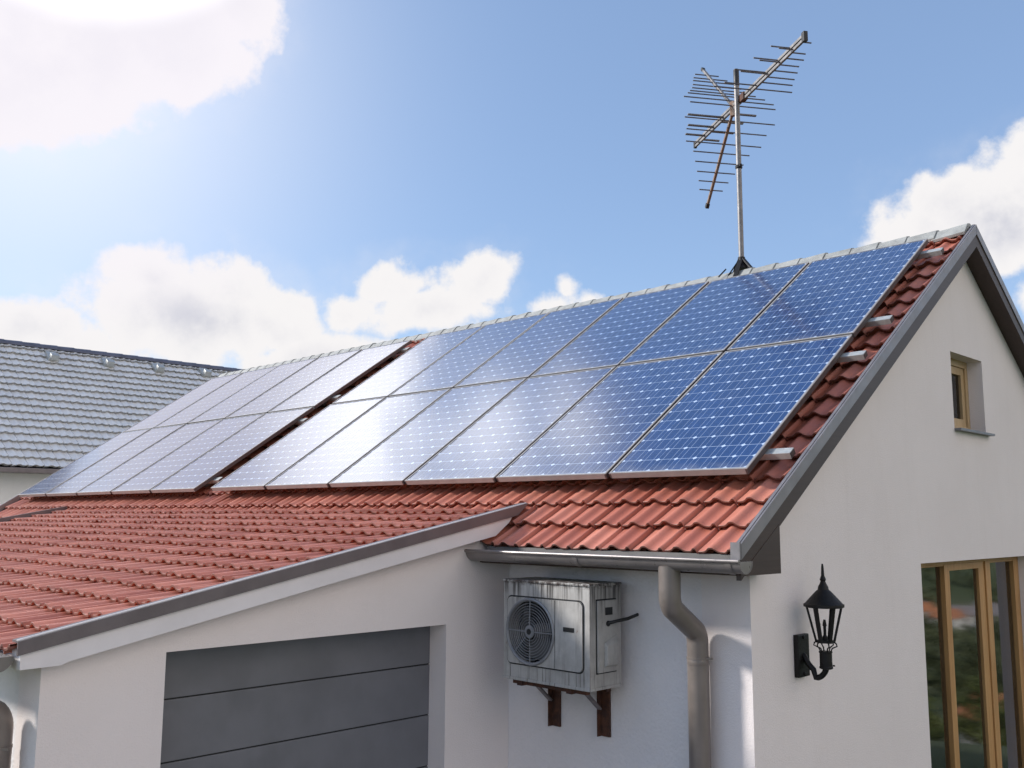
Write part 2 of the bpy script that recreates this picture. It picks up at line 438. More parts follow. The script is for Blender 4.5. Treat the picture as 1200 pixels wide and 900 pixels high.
# gutters
def gutter(par,x0,x1,yc,zt,r=.062,mat=None,seams=()):
    m=MB();N=14
    def arc(rr,k): a=math.pi*k/N;return (yc-rr*math.cos(a),zt-rr*math.sin(a)*1.0)
    V=[];F=[]
    for x in (x0,x1):
        for rr in (r,r-.004):
            V+= [(x,*arc(rr,k)) for k in range(N+1)]
    n=N+1
    for k in range(N):
        F.append((k,k+1,2*n+k+1,2*n+k));F.append((n+k,2*n+n+k,2*n+n+k+1,n+k+1))
        F.append((k,n+k,n+k+1,k+1));F.append((2*n+k,2*n+k+1,3*n+k+1,3*n+k))
    F.append((0,2*n,3*n,n));F.append((N,n+N,3*n+N,2*n+N))
    m.add(V,F)
    for x in (x0+.002,x1-.006):      # end caps
        m.add([(x,*arc(r-.001,k)) for k in range(n)]+[(x+.004,*arc(r-.001,k)) for k in range(n)],
              [tuple(range(n)),tuple(range(2*n-1,n-1,-1))]+[(k,n+k,n+(k+1)%n,(k+1)%n) for k in range(n)])
    m.tube([(x0,yc-r-.002,zt+.002),(x1,yc-r-.002,zt+.002)],.0105,10)
    for x in seams:
        m.add([(x+d,*arc(r+.003,k)) for d in (0,.035) for k in range(n)],[(k,k+1,n+k+1,n+k) for k in range(N)])
    return m.build('gutter',mat or M['gutter'],par,smooth=True)
gutter(house,-4.585,XV+.04,4.222,-.207,seams=(-3.62,XV-.045))
gutter(house,XF,-12.35,4.222,-.207)
m=MB();m.prism_x([(4.262,-.262),(4.268,-.262),(4.300,-.178),(4.294,-.178)],-4.44,XV-.03);m.build('fascia',M['apron'],house)
def downpipe(par,x,ytop,ztop,ybot,bend0,bend1,r=.0575,clip=True):
    pts=[(x,ytop,ztop)]
    z0,z1=bend0,bend1
    for i in range(7):
        t=i/6;a=t*R(40)
        pts.append((x,ytop+.10*(1-math.cos(a)),z0-.10*math.sin(a)))
    pe=pts[-1];dy=ybot-.0-pe[1]
    for i in range(7):
        t=i/6;a=R(40)*(1-t)
        pts.append((x,ybot-.10*(1-math.cos(a)),z1-.10*(1-t)*0+.10*math.sin(a)-.0))
    pts.append((x,ybot,-H+.02))
    m=MB();m.tube(pts,r,24);o=m.build('downpipe',M['pipe'],par,smooth=True)
    s=MB();s.lathe((x,ybot,z1-.115),[(r+.0002,0),(r+.0009,.002),(r+.0009,.03),(r+.0002,.032)],24);s.build('sleeve',M['pipe'],o,smooth=True)
    if clip:
        s=MB();s.lathe((x,ybot,z1-.085),[(r+.003,0),(r+.003,.012)],24);s.bar((x+r-.004,ybot,z1-.079),(x+r+.022,ybot+.02,z1-.079),.012,.012);s.build('clamp',M['pipe'],o)
    return o
downpipe(house,-3.0,4.222,-.245,4.468,-.40,-.655)
# --- small gable window
def framed(name,y0,y1,z0,z1,x,w,d,mat):
    m=MB();m.box(x-d,x,y0,y0+w,z0,z1);m.box(x-d,x,y1-w,y1,z0,z1)
    m.box(x-d,x,y0+w,y1-w,z1-w,z1);m.box(x-d,x,y0+w,y1-w,z0,z0+w);return m
win=framed('window',WY0+.001,WY1-.001,WZ0+.001,WZ1-.001,XW-.115,.055,.06,None).build('window',M['wood_d'],house,bevel=.003)
fr=framed('sash',WY0+.058,WY1-.058,WZ0+.058,WZ1-.058,XW-.128,.06,.045,None).build('sash',M['wood_d'],win,bevel=.003)
m=MB();m.box(XW-.155,XW-.15,WY0+.115,WY1-.115,WZ0+.115,WZ1-.115);m.build('pane',M['glass_dark'],win)
m=MB();m.prism_x([(WY0-.002,WZ0+.003),(WY1+.06,WZ0+.003),(WY1+.06,WZ0-.014),(WY0-.002,WZ0-.014)],XW-.113,XW+.05);m.build('window_sill',M['sill'],win)
# --- tall glazed door
XD=XW-.12
def leaf_frame():
    m=MB()
    zt=DZ1-.004;zb=-H+.02
    for a,b,dx in ((6.795,6.90,0),(7.52,7.617,0),(8.264,8.385,.012),(8.39,8.496,0),(9.073,9.196,0)):
        m.box(XD-.07-dx,XD-dx,a,b,zb,zt-.03)
    m.box(XD-.07,XD+.001,6.795,9.196,zt-.0295,zt)
    for a,b,h in ((7.617,8.264,.05),(6.90,7.52,.012),(8.496,9.073,.015)):
        m.box(XD-.065,XD-.004,a,b,zt-.03-h,zt-.03);m.box(XD-.065,XD-.004,a,b,zb,zb+.11)
    return m
dr=leaf_frame().build('glazed_door',M['wood'],house,bevel=.003)
for a,b in ((6.90,7.52),(7.617,8.264),(8.496,9.073)):
    m=MB();m.box(XD-.040,XD-.034,a,b,-H+.12,DZ1-.04);m.build('pane',M['glass'],dr)
m=MB()
for i in range(30):
    y=8.98+i*.012;x=XD-.26+.022*math.sin(i*1.1)
    m.add([(x,y,-H+.05),(x+.022*(math.sin((i+1)*1.1)-math.sin(i*1.1)),y+.012,-H+.05),(x+.022*(math.sin((i+1)*1.1)-math.sin(i*1.1)),y+.012,DZ1+.05),(x,y,DZ1+.05)],[(0,1,2,3)])
cu=m.build('curtain',M['curtain'],None,smooth=True);tag(cu,'pale curtain hanging behind the right pane of the glazed door','curtain')

# ================================================================== GARAGE
garage=empty('garage',(-8.3,3.0,-H),'white garage wing with low red tiled roof and grey sectional door','garage')
XG=-4.5;XGV=-4.42;YG=1.65;GS=.2;XGF=-12.33
g_under=lambda y:-.342+(y-3.165)*.2
GD0,GD1,GDT=2.22,4.007,-.645
gwall=wall_with_holes([(YG,ZB),(4.549,ZB),(4.549,g_under(4.549)+.06),(YG,g_under(YG)+.06)],[[(GD0,-H+.01),(GD1,-H+.01),(GD1,GDT),(GD0,GDT)]],lambda u,v,t:(XG-t,u,v),.25)
gwall.build('wall',M['stucco_smooth'],garage)
m=MB();m.box(-12.2,XG-.25,YG,YG+.25,ZB,g_under(YG)+.03);m.build('wall',M['stucco'],garage)
m=MB();m.prism_x([(YG+.25,ZB),(4.549,ZB),(4.549,g_under(4.549)+.03),(YG+.25,g_under(YG+.25)+.03)],-12.2,-12.0);m.build('wall',M['stucco'],garage)
gup=Vector((0,1,GS)).normalized();gn=Vector((0,-GS,1)).normalized()
GE=1.50
ztile=lambda y:.089-.018-.048+(y-4.619)*GS
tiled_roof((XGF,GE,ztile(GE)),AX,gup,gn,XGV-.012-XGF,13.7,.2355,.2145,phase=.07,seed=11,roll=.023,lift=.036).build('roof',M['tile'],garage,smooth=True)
m=MB();m.prism_x([(GE+.03,ztile(GE+.03)-.012),(4.60,ztile(4.6)-.012),(4.60,ztile(4.6)-.045),(GE+.03,ztile(GE+.03)-.045)],XGF+.02,XG-.03);m.build('roof_deck',M['white_board'],garage)
# white board under the verge, with the boxed foot
m=MB();m.prism_x([(1.53,-.565),(4.52,.04),(4.468,-.028),(4.345,-.114),(3.165,-.345),(1.735,-.632),(1.70,-.645),(1.533,-.648)][0:8],XG-.02,XGV);m.build('fascia_board',M['white_board'],garage)
m=MB();m.box(XGF+.05,XG-.021,1.56,1.648,-.612,-.570);m.build('eave_box',M['white_board'],garage)
gt=lambda y:.091+(y-4.619)*GS
m=MB();m.prism_x([(1.515,gt(1.515)-.058),(4.535,gt(4.535)-.058),(4.625,gt(4.625)-.004),(4.63,gt(4.63)+.004),(1.515,gt(1.515))],XGV+.0005,XGV+.013)
m.prism_x([(1.515,gt(1.515)-.004),(4.63,gt(4.63)),(4.63,gt(4.63)+.006),(1.515,gt(1.515)+.005)],XGV-.06,XGV)
m.build('verge_flashing',M['flash_dark'],garage)
m=MB();m.tube([(XGV-.004,1.515,gt(1.515)+.004),(XGV-.004,4.625,gt(4.625)+.004)],.006,8);m.build('verge_edge',M['highlight_edge'],garage)  # pale colour paints a sun highlight along the top of the flashing
m=MB();m.prism_x([(1.515,gt(1.515)-.07),(4.75,gt(4.75)-.07),(4.75,gt(4.75)+.012),(1.515,gt(1.515)+.012)],XGF-.03,XGF+.02);m.build('verge_flashing',M['flash_dark'],garage)
gutter(garage,XGF,-4.445,1.452,-.592,r=.062)
downpipe(garage,-4.705,1.452,-.63,1.563,-.76,-.93)
# sectional door: stacked sections with a joint between them
gd=MB();gd.box(XG-.19,XG-.158,GD0-.12,GD1+.06,-H+.012,-.56);gdo=gd.build('garage_door',M['case_dark'],garage)
zt=-.594;zi=0
zs=[-.595,-.894,-1.195,-1.496,-1.797,-2.098,-2.399,-2.70,-2.885]
for a,b in zip(zs[1:],zs[:-1]):
    m=MB();m.box(XG-.165,XG-.15,GD0-.1,GD1+.05,a+.004,b-.004);m.build('door_section',M['garage_door'],gdo,bevel=.003)

# ================================================================== SOLAR PANELS
PW,PL,PT=.974,1.669,.038
def glass_frame_panel():
    root=empty('solar_panel',(0,0,-H))
    root.location=(0,0,0)
    # local frame: x along the ridge, y up the slope, z out of the roof; z=0 is the top of the frame
    def build(mb,name,mat,bev=0): 
        mb.v=[(x,y,z-H) for x,y,z in mb.v];return mb.build(name,mat,root,bevel=bev)
    fw=.014
    m=MB();m.box(0,fw,0,PL,-.006,0);m.box(PW-fw,PW,0,PL,-.006,0);m.box(fw,PW-fw,0,fw,-PT,0);m.box(fw,PW-fw,PL-fw,PL,-PT,0)
    fr=build(m,'frame',M['frame'],.0012)
    for x0 in (.0008,PW-fw):
        m=MB();m.box(x0,x0+fw-.0008,.0008,PL-.0008,-PT,-.0062);build(m,'shaded_side_rail',M['dark_frame'])  # coloured darker than the frame, to put shade into these sides
    m=MB();z=-.004;a=fw+.0005
    m.add([(a,a,z-H),(PW-a,a,z-H),(PW-a,PL-a,z-H),(a,PL-a,z-H)],[(0,1,2,3)],[(-.04,-.06),(7.04,-.06),(7.04,13.06),(-.04,13.06)])
    m.build('cells',M['cells'],root)
    m=MB();m.box(a,PW-a,a,PL-a,-.012,-.0065);build(m,'backsheet',M['dark_frame'])
    return root
proto=glass_frame_panel()
rot=Matrix((AX,UP,NM)).transposed()
words=['first','second','third','fourth','fifth','sixth']
def place_panel(o,u,row,label,group):
    p=P0+AX*(u+.013)+UP*(row*1.695+.013)
    jz=rnd.gauss(0,R(.10));jx=rnd.gauss(0,R(.10))
    o.matrix_world=Matrix.Translation((p.x,p.y,p.z+H))@(rot@Matrix.Rotation(jx,3,'X')@Matrix.Rotation(jz,3,'Y')).to_4x4()
    tag(o,label,'solar panel',group)
first=True
for row in (0,1):
    rw='lower' if row==0 else 'upper'
    for i in range(6):
        o=proto if first else copy_tree(proto);first=False
        n=6-i
        lab={1:f'blue solar panel at the gable end of the {rw} row beside bare roof tiles',
             6:f'solar panel in the {rw} row of the larger array, bordering the open gap'}.get(n,f'{words[n-1]} blue solar panel from the gable verge in the {rw} row')
        place_panel(o,i,row,lab,'solar panels of the near array')
    for i in range(5):
        o=copy_tree(proto);n=5-i
        lab={1:f'pale shining solar panel in the {rw} row of the smaller array, right beside the gap',
             5:f'solar panel at the far roof end of the {rw} row, nearest the grey roof'}.get(n,f'{words[n-1]} pale solar panel beyond the gap in the {rw} row of the smaller array')
        place_panel(o,i-5.317,row,lab,'solar panels of the far array')
# mounting rails on hooks
def rail(x0,x1,s,label,group):
    c=P0+UP*s+NM*(-PT-.024)
    r=MB()
    for (hw,hh,dn) in ((.030,.020,0),):
        r.obox((( x0+x1)/2,c.y,c.z),AX*((x1-x0)/2),UP*hw,NM*hh)
    o=empty('mounting_rail',((x0+x1)/2,c.y,c.z-.05),label,'rail',group)
    r.build('bar',M['rail'],o,bevel=.002)
    e=MB();e.obox((x1+.0015,c.y,c.z),AX*.0014,UP*.026,NM*.016);e.build('end_cap',M['dark_frame'],o)
    n=max(2,int((x1-x0)/1.2))
    for i in range(n):
        h=MB()
        x=x0+.35+(x1-x0-.7)*i/(n-1)
        q=Vector((x,c.y,c.z))-NM*.042
        h.obox(q,AX*.02,UP*.03,NM*.021)
        h.build('roof_hook',M['steel'],o)
S=(.26,1.463,1.991,3.193)
for nm,s in zip(('lowest','second lowest','second highest','highest'),S):
    rail(-8.86,-2.662,s,f'{nm} of the four rail ends sticking out beside the gable verge','mounting rails of the near array')
for nm,s in zip(('lowest','second lowest','second highest','highest'),S):
    rail(-14.16,-9.02,s,f'{nm} mounting rail under the far array, ending in the gap','mounting rails of the far array')

# ================================================================== ANTENNA
ant=empty('antenna',(-4.715,7.88,2.36),'rusty television antenna with many rods on a mast at the ridge','antenna')
Cn=Vector((-4.843,8.032,4.06));BD=Vector((.827,-.562,0)).normalized();ED=Vector((.562,.827,0)).normalized();ZU=Vector((0,0,1))
def ap_(t,z=0,s=0): return Cn+BD*t+ZU*z+ED*s
mx,my=-4.718,7.90
m=MB();m.tube([(mx,my,2.36),(mx,my,4.26)],.0255,18);mast=m.build('mast',M['steel'],ant,smooth=True)
m=MB();m.lathe((mx,my,4.20),[(.0275,0),(.0275,.165),(.022,.172)],16);m.build('cap',M['black_plastic'],mast,smooth=True)
m=MB();m.lathe((mx,my,3.355),[(.028,0),(.034,.006),(.034,.03),(.028,.036)],16);m.bar((mx+.02,my-.02,3.373),(mx+.05,my-.045,3.373),.02,.02);m.build('collar',M['black'],mast)
m=MB()
zb=2.385
m.lathe((mx,my,zb-.03),[(.075,0),(.07,.02),(.04,.06),(.034,.12)],12)
for k,(dx,dy) in enumerate(((.13,-.02),(-.10,-.085),(.02,-.15),(-.13,.05),(.09,.12))):
    zz=2.32-abs(dy)*.55+.02
    m.bar((mx,my,zb+.10),(mx+dx,my+dy,zz),.045,.012)
m.bar((mx-.11,my-.10,2.36),(mx-.17,my-.14,2.285),.012,.012)
m.build('mast_foot',M['black'],ant)
# twin-tube boom
for dz,mat in ((.020,'steel'),(-.020,'steel')):
    m=MB();m.bar(ap_(-.985,dz),ap_(1.44,dz),.022,.026);m.build('boom',M[mat],ant,bevel=.003)
m=MB();m.bar(ap_(1.43),ap_(1.475),.038,.088);m.build('end_cap',M['black_plastic'],ant,bevel=.004)
m=MB();m.bar(ap_(-1.005),ap_(-.975),.032,.075);m.build('end_cap',M['black_plastic'],ant,bevel=.004)
m=MB();m.bar(ap_(.20),ap_(.29),.05,.075);m.build('clamp',M['rust'],ant,bevel=.004)
m=MB();m.bar(ap_(.0,-.09),ap_(.0,.06),.045,.05);m.build('clamp',M['rusty'],ant,bevel=.006)
halves=[(1.262,-.141,-.02),(1.209,-.189,.02),(1.021,-.206,-.02),(.978,-.241,.02),(.786,-.278,-.02),(.735,-.315,.02),(.545,-.33,-.02),
        (1.331,.128,.02),(1.137,.177,.02),(1.101,.178,-.02),(.903,.238,.02),(.861,.243,-.02),(.654,.322,.02),(.616,.32,-.02),(.396,.431,.02),(.41,-.38,.0)]
for t,l,dz in halves:
    m=MB();m.tube([ap_(t,dz),ap_(t,dz,l)],.0068,8);m.build('rod',M['rod'],ant,smooth=True)
for t,l in ((-.221,-.39),(-.47,-.29),(-.702,-.225),(-.582,.265),(-.326,.256),(-.806,.2),(-.117,.30)):
    m=MB();m.bar(ap_(t,-.012),ap_(t,-.012,l),.026,.014,up=ZU);m.build('dipole_bar',M['rod'],ant,bevel=.002)
m=MB();m.bar(ap_(0,.01),ap_(-.725,.742),.026,.026);arm=m.build('reflector_arm',M['steel'],ant,bevel=.003)
m=MB();m.bar(ap_(-.715,.733),ap_(-.745,.763),.034,.034);m.build('end_cap',M['black_plastic'],arm,bevel=.004)
m=MB();m.bar(ap_(0,-.03),ap_(-.698,-.787),.026,.026);arm2=m.build('reflector_arm',M['rusty'],ant,bevel=.003)
m=MB();m.bar(ap_(-.68,-.768),ap_(-.715,-.806),.036,.036);m.build('end_cap',M['black_plastic'],arm2,bevel=.004)
ua=[(-.628,.634,.135),(-.537,.547,.19),(-.466,.479,.225),(-.378,.391,.265),(-.309,.321,.303),(-.224,.247,.36),(-.157,.187,.412),(-.075,.105,.487),(.004,.017,.455)]
la=[(-.084,-.105,.478),(-.154,-.195,.435),(-.242,-.287,.407),(-.296,-.365,.31),(-.368,-.441,.263),(-.457,-.511,.208),(-.524,-.585,.164),(-.597,-.652,.128)]
for t,z,l in ua+la:
    m=MB();q=.014;m.tube([ap_(t,z,-l),ap_(t,z,l*rnd.uniform(.97,1.03))],.0068,8);m.build('reflector_rod',M['rod'],ant,smooth=True)

# ================================================================== AIR CONDITIONER
AX0,AX1,AY0,AY1,AZ0,AZ1=-4.196,-3.526,4.2,4.478,-.928,-.378
ac=empty('air_conditioner',(-3.86,4.34,AZ0),'weathered air conditioner unit with round fan on rusty wall brackets','air conditioner')
FC=(-3.97,-.658);FR=.182
# casing: front skin has the fan opening, the rest closes the box
def circle(cx,cz,r,n=48): return [(cx+r*math.cos(2*math.pi*k/n),cz+r*math.sin(2*math.pi*k/n)) for k in range(n)]
fs=wall_with_holes([(AX0,AZ0),(AX1,AZ0),(AX1,AZ1),(AX0,AZ1)],[circle(FC[0],FC[1],FR)],lambda u,v,t:(u,AY0+t,v),.02)
fs.box(AX0,AX1,AY1-.01,AY1,AZ0,AZ1);fs.box(AX0,AX0+.012,AY0+.0205,AY1-.0105,AZ0,AZ1);fs.box(AX1-.012,AX1,AY0+.0205,AY1-.0105,AZ0,AZ1)
fs.box(AX0+.0125,AX1-.0125,AY0+.0205,AY1-.0105,AZ1-.012,AZ1);fs.box(AX0+.0125,AX1-.0125,AY0+.0205,AY1-.0105,AZ0,AZ0+.012)
casing=fs.build('casing',M['case'],ac)
m=MB();m.box(AX0-.006,AX1+.006,AY0-.008,AY1+.004,AZ1-.0,AZ1+.014);m.build('lid',M['case'],ac,bevel=.005)
m=MB();m.box(AX0-.003,AX1+.003,AY0-.004,AY1,AZ0-.018,AZ0-.0005);m.build('base_pan',M['case'],ac,bevel=.004)
# raised front plate: rounded rectangle outline with the fan hole
def rrect(x0,x1,z0,z1,r,n=6):
    P=[]
    for cx,cz,a0 in ((x1-r,z1-r,0),(x0+r,z1-r,90),(x0+r,z0+r,180),(x1-r,z0+r,270)):
        for k in range(n+1):
            a=R(a0+90*k/n);P.append((cx+r*math.cos(a),cz+r*math.sin(a)))
    return P
pl=wall_with_holes(rrect(-4.158,-3.573,-.848,-.466,.03),[circle(FC[0],FC[1],FR+.004)],lambda u,v,t:(u,AY0-.009+t,v),.0085)
pl.build('front_plate',M['case'],ac)
m=MB();o2=rrect(-4.163,-3.568,-.853,-.461,.033);m.tube([(u,AY0-.001,v) for u,v in o2+o2[:1]],.0038,6,caps=False);m.build('plate_gasket',M['case_dark'],ac)
m=MB();m.box(-3.778,-3.7755,AY0-.0105,AY0-.0085,-.846,-.468);m.build('plate_joint',M['case_dark'],ac)
m=MB();m.box(-3.712,-3.632,AY0-.0125,AY0-.0085,-.636,-.611);m.build('handle_slot',M['case_dark'],ac,bevel=.002)
# fan
m=MB();m.lathe((FC[0],AY0+.17,FC[1]),[(FR-.01,0),(FR-.01,.01)],40,axis='y')
m.tube([(FC[0]+(FR-.002)*math.cos(2*math.pi*k/40),AY0+.09,FC[1]+(FR-.002)*math.sin(2*math.pi*k/40)) for k in range(41)],.006,6,caps=False)
m.build('fan_well',M['case_dark'],ac)
fan=MB();fan.lathe((FC[0],AY0+.05,FC[1]),[(.035,0),(.04,.01),(.04,.07)],20,axis='y')
for b_ in range(3):
    a0=b_*2*math.pi/3+.55;V=[];F=[];nr,na=6,7
    for i in range(nr):
        r=.036+(FR-.05)*i/(nr-1)
        for j in range(na):
            t=j/(na-1)-.5;a=a0+t*(1.15-.25*i/nr)
            V.append((FC[0]+r*math.cos(a),AY0+.085+t*.075,FC[1]+r*math.sin(a)))
    nn=len(V)
    V+= [(x,y+.003,z) for x,y,z in V]
    for i in range(nr-1):
        for j in range(na-1):
            q=(i*na+j,i*na+j+1,(i+1)*na+j+1,(i+1)*na+j);F.append(q);F.append(tuple(nn+x for x in reversed(q)))
    fan.add(V,F)
fan.build('fan',M['blade'],ac,smooth=True)
gr=MB()
for i in range(10):
    r=.036+(FR-.042)*i/9
    n=44;gr.tube([(FC[0]+r*math.cos(2*math.pi*k/n),AY0-.016+.006*(i/9)**2,FC[1]+r*math.sin(2*math.pi*k/n)) for k in range(n+1)],.0024,6,caps=False)
for k in range(8):
    a=k*math.pi/4+.0
    if k in (1,3,7): continue
    gr.tube([(FC[0]+.03*math.cos(a),AY0-.0165,FC[1]+.03*math.sin(a)),(FC[0]+FR*math.cos(a),AY0-.010,FC[1]+FR*math.sin(a))],.0034,6)
gr.lathe((FC[0],AY0-.021,FC[1]),[(.020,0),(.034,.002),(.034,.008),(.0,.008)],24,axis='y')
g_o=gr.build('fan_grille',M['grille'],ac,smooth=True)
m=MB();m.lathe((FC[0],AY0-.0225,FC[1]),[(.017,0),(.017,.0014)],20,axis='y');m.build('hub_recess',M['case_dark'],g_o)
m=MB();n=48;m.tube([(FC[0]+(FR+.003)*math.cos(2*math.pi*k/n),AY0-.012,FC[1]+(FR+.003)*math.sin(2*math.pi*k/n)) for k in range(n+1)],.0085,8,caps=False);m.build('fan_ring',M['grille'],ac,smooth=True)
# side cover
xs=AX1
m=MB();m.obox((xs+.006,4.343,-.655),(.006,0,0),(0,.083,0),(0,0,.197));sc_=m.build('side_cover',M['case'],ac,bevel=.005)
m=MB();m.box(xs+.0005,xs+.0018,4.253,4.433,-.859,-.451);m.build('cover_gap',M['case_dark'],ac)
m=MB();m.box(xs+.0125,xs+.0145,4.322,4.386,-.540,-.498);m.build('port',M['case_dark'],sc_)
m=MB();m.add([(xs+.0125,4.312,-.825),(xs+.0125,4.418,-.825),(xs+.0125,4.418,-.652),(xs+.0125,4.312,-.69),(xs+.034,4.316,-.812),(xs+.034,4.414,-.812),(xs+.034,4.414,-.69),(xs+.034,4.316,-.705)],
   [(0,1,2,3),(4,5,6,7),(0,1,5,4),(1,2,6,5),(2,3,7,6),(3,0,4,7)]);m.build('valve_cover',M['case'],ac,bevel=.003)
m=MB();m.tube([(xs+.008,4.346,-.587),(xs+.05,4.37,-.574),(xs+.09,4.43,-.560),(xs+.066,4.552,-.547)],.0095,10);m.lathe((xs+.012,4.346,-.587),[(.016,0),(.016,.006)],12,axis='x');m.build('cable',M['black_plastic'],ac,smooth=True)
# brackets: wall leg, arm under the unit, diagonal brace
for x,zb2 in ((-4.08,-1.255),(-3.694,-1.256)):
    b=MB();b.box(x-.033,x+.033,4.534,4.549,zb2,AZ0-.03);b.box(x-.033,x-.027,4.50,4.533,zb2,AZ0-.03)
    br=b.build('bracket',M['rust'],ac)
    a=MB();a.box(x-.02,x+.02,4.215,4.533,AZ0-.05,AZ0-.022);a.build('bracket_arm',M['rust'],br)
    d=MB();d.bar((x-.012,4.50,AZ0-.17),(x-.012,4.36,AZ0-.052),.03,.012);d.build('brace',M['flash_dark'],br)
m=MB();m.box(AX0+.05,AX1-.05,4.228,4.262,AZ0-.044,AZ0-.0185);m.build('foot_rail',M['rust'],ac)
m=MB();m.box(AX0-.06,AX1-.06,4.42,4.46,AZ0-.05,AZ0-.0185);m.build('foot_rail',M['rust'],ac)

# ================================================================== WALL LANTERN
LX,LY=-2.566,5.05
lamp=empty('wall_lantern',(XW,LY,-.74),'black wrought iron wall lantern on the gable wall beside the glazed door','lamp')
m=MB();m.box(XW+.0005,XW+.028,4.985,5.115,-.862,-.632);m.build('wall_plate',M['black'],lamp,bevel=.008)
m=MB()
for z in (-.648,-.846): m.lathe((XW+.026,5.05,z),[(.011,0),(.011,.006),(.006,.010)],10,axis='x')
m.build('screw',M['black'],lamp)
pts=[(XW+.02,LY,-.745)]
for i in range(15):
    t=i/14;a=math.pi*t
    # swan-neck: out from the plate, down, round and up into the cup
    x=XW+.03+.06*t+.068*(1-math.cos(a))/2.0*1.0
    pts.append((x,LY,-.748-.110*math.sin(a*.5+a*.5*t*.0)*1.0 if t<.5 else -.858+.055*(1-math.cos((t-.5)*math.pi))*1.0))
pts.append((LX,LY,-.79))
m=MB();m.tube(pts,.0155,12);m.build('arm',M['black'],lamp,smooth=True)
m=MB();m.lathe((LX,LY,-.806),[(.028,0),(.036,.004),(.036,.012),(.033,.016),(.033,.085),(.036,.088),(.036,.094),(.024,.096)],18)
for k in range(3):
    a=2*math.pi*k/3+.4;m.bar((LX+.034*math.cos(a),LY+.034*math.sin(a),-.786),(LX+.046*math.cos(a),LY+.046*math.sin(a),-.786),.008,.008)
m.build('cup',M['black'],lamp)
m=MB()
for k in range(6):
    a=2*math.pi*k/6+.25;c,s_=math.cos(a),math.sin(a)
    m.tube([(LX+.028*c,LY+.028*s_,-.712),(LX+.036*c,LY+.036*s_,-.694),(LX+.062*c,LY+.062*s_,-.682),(LX+.058*c,LY+.058*s_,-.668),(LX+.044*c,LY+.044*s_,-.660)],.004,6)
m.build('scroll',M['black'],lamp,smooth=True)
m=MB();m.lathe((LX,LY,-.666),[(.054,0),(.054,.012),(.046,.014)],6)
for k in range(6):
    a=2*math.pi*(k+.5)/6;c,s_=math.cos(a),math.sin(a)
    m.bar((LX+.048*c,LY+.048*s_,-.655),(LX+.092*c,LY+.092*s_,-.470),.017,.012,up=(c,s_,0))
m.build('cage',M['black'],lamp)
m=MB();m.lathe((LX,LY,-.478),[(.098,0),(.108,.004),(.108,.018),(.10,.022),(.068,.058),(.040,.088),(.030,.096),(.027,.112),(.017,.130),(.013,.142),(.017,.150),(.014,.160),(.009,.172),(.007,.215),(.0045,.236)],18);m.build('roof_cap',M['black'],lamp,smooth=True)
m=MB();m.lathe((LX,LY,-.655),[(.014,0),(.014,.02),(.008,.03),(.008,.075),(.012,.08),(.006,.112)],10);m.build('candle',M['black'],lamp)

# ================================================================== NEIGHBOUR HOUSE
far=empty('neighbour_house',(-24,8,-H),'pale neighbouring house with grey tiled roof, behind the far panels','house')
FE,FRX=-20.,-24.;fez,frz=.945,3.955
fsl=(frz-fez)/(FE-FRX);FY0,FY1=-1.,14.6
fu=Vector((-1,0,fsl)).normalized();fn=Vector((fsl,0,1)).normalized()
flen=(FE-FRX)*math.hypot(1,fsl)
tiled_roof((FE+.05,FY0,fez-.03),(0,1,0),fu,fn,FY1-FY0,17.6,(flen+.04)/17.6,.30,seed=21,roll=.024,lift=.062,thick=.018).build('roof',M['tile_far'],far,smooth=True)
fu2=Vector((1,0,fsl)).normalized();fn2=Vector((-fsl,0,1)).normalized()
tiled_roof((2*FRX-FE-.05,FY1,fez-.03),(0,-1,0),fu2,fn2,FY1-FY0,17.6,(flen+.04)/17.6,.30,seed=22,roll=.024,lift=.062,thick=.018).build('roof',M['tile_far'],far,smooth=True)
m=MB()
def px_(prof,y0,y1,mb):
    n=len(prof)
    mb.add([(x,y0,z) for x,z in prof]+[(x,y1,z) for x,z in prof],[tuple(range(n)),tuple(range(2*n-1,n-1,-1))]+[(i,(i+1)%n,n+(i+1)%n,n+i) for i in range(n)])
n=int((FY1-FY0)/.4)
for i in range(n):
    y=FY0+i*.4;dz=.012*(i%2)
    V=[];K=8
    for yy,rr in ((y,.14),(y+.42,.155)):
        V+=[(FRX+rr*math.cos(math.pi*k/K),yy,frz+.0+rr*.8*math.sin(math.pi*k/K)) for k in range(K+1)]
    m.add(V,[(k,k+1,K+2+k,K+1+k) for k in range(K)])
m.build('ridge_cap',M['ridge_far'],far,smooth=True)
m=MB();wx=FE-.35
px_([(wx,ZB),(wx,fez+.05),(FRX,frz-.25),(2*FRX-wx,fez+.05),(2*FRX-wx,ZB)],FY0+.25,FY1-.25,m);m.build('wall',M['far_wall'],far)
m=MB();px_([(FE+.03,fez-.06),(FE+.03,fez-.12),(wx-.1,fez-.12),(wx-.1,fez+.05)],FY0+.02,FY1-.02,m);m.build('eave_box',M['flash_dark'],far)
m=MB();m.box(FE+.03,FE+.15,FY0,FY1,fez-.13,fez-.03);m.build('gutter',M['flash_dark'],far,bevel=.02)
for (x,y,z) in ((-23.565,8.374,3.602),(-23.579,9.694,3.612),(-23.605,10.995,3.632),(-23.654,12.317,3.66)):
    zz=frz+ (FRX-x)*-0 - (x-FRX)*fsl
    m=MB();c=Vector((x,y,zz+.06));m.obox(c+fn*.03,fu*.17,Vector((0,.12,0)),fn*.06);m.obox(c-fu*.13+fn*.12,fu*.07,Vector((0,.09,0)),fn*.07)
    m.build('roof_vent',M['rail'],far,bevel=.02)

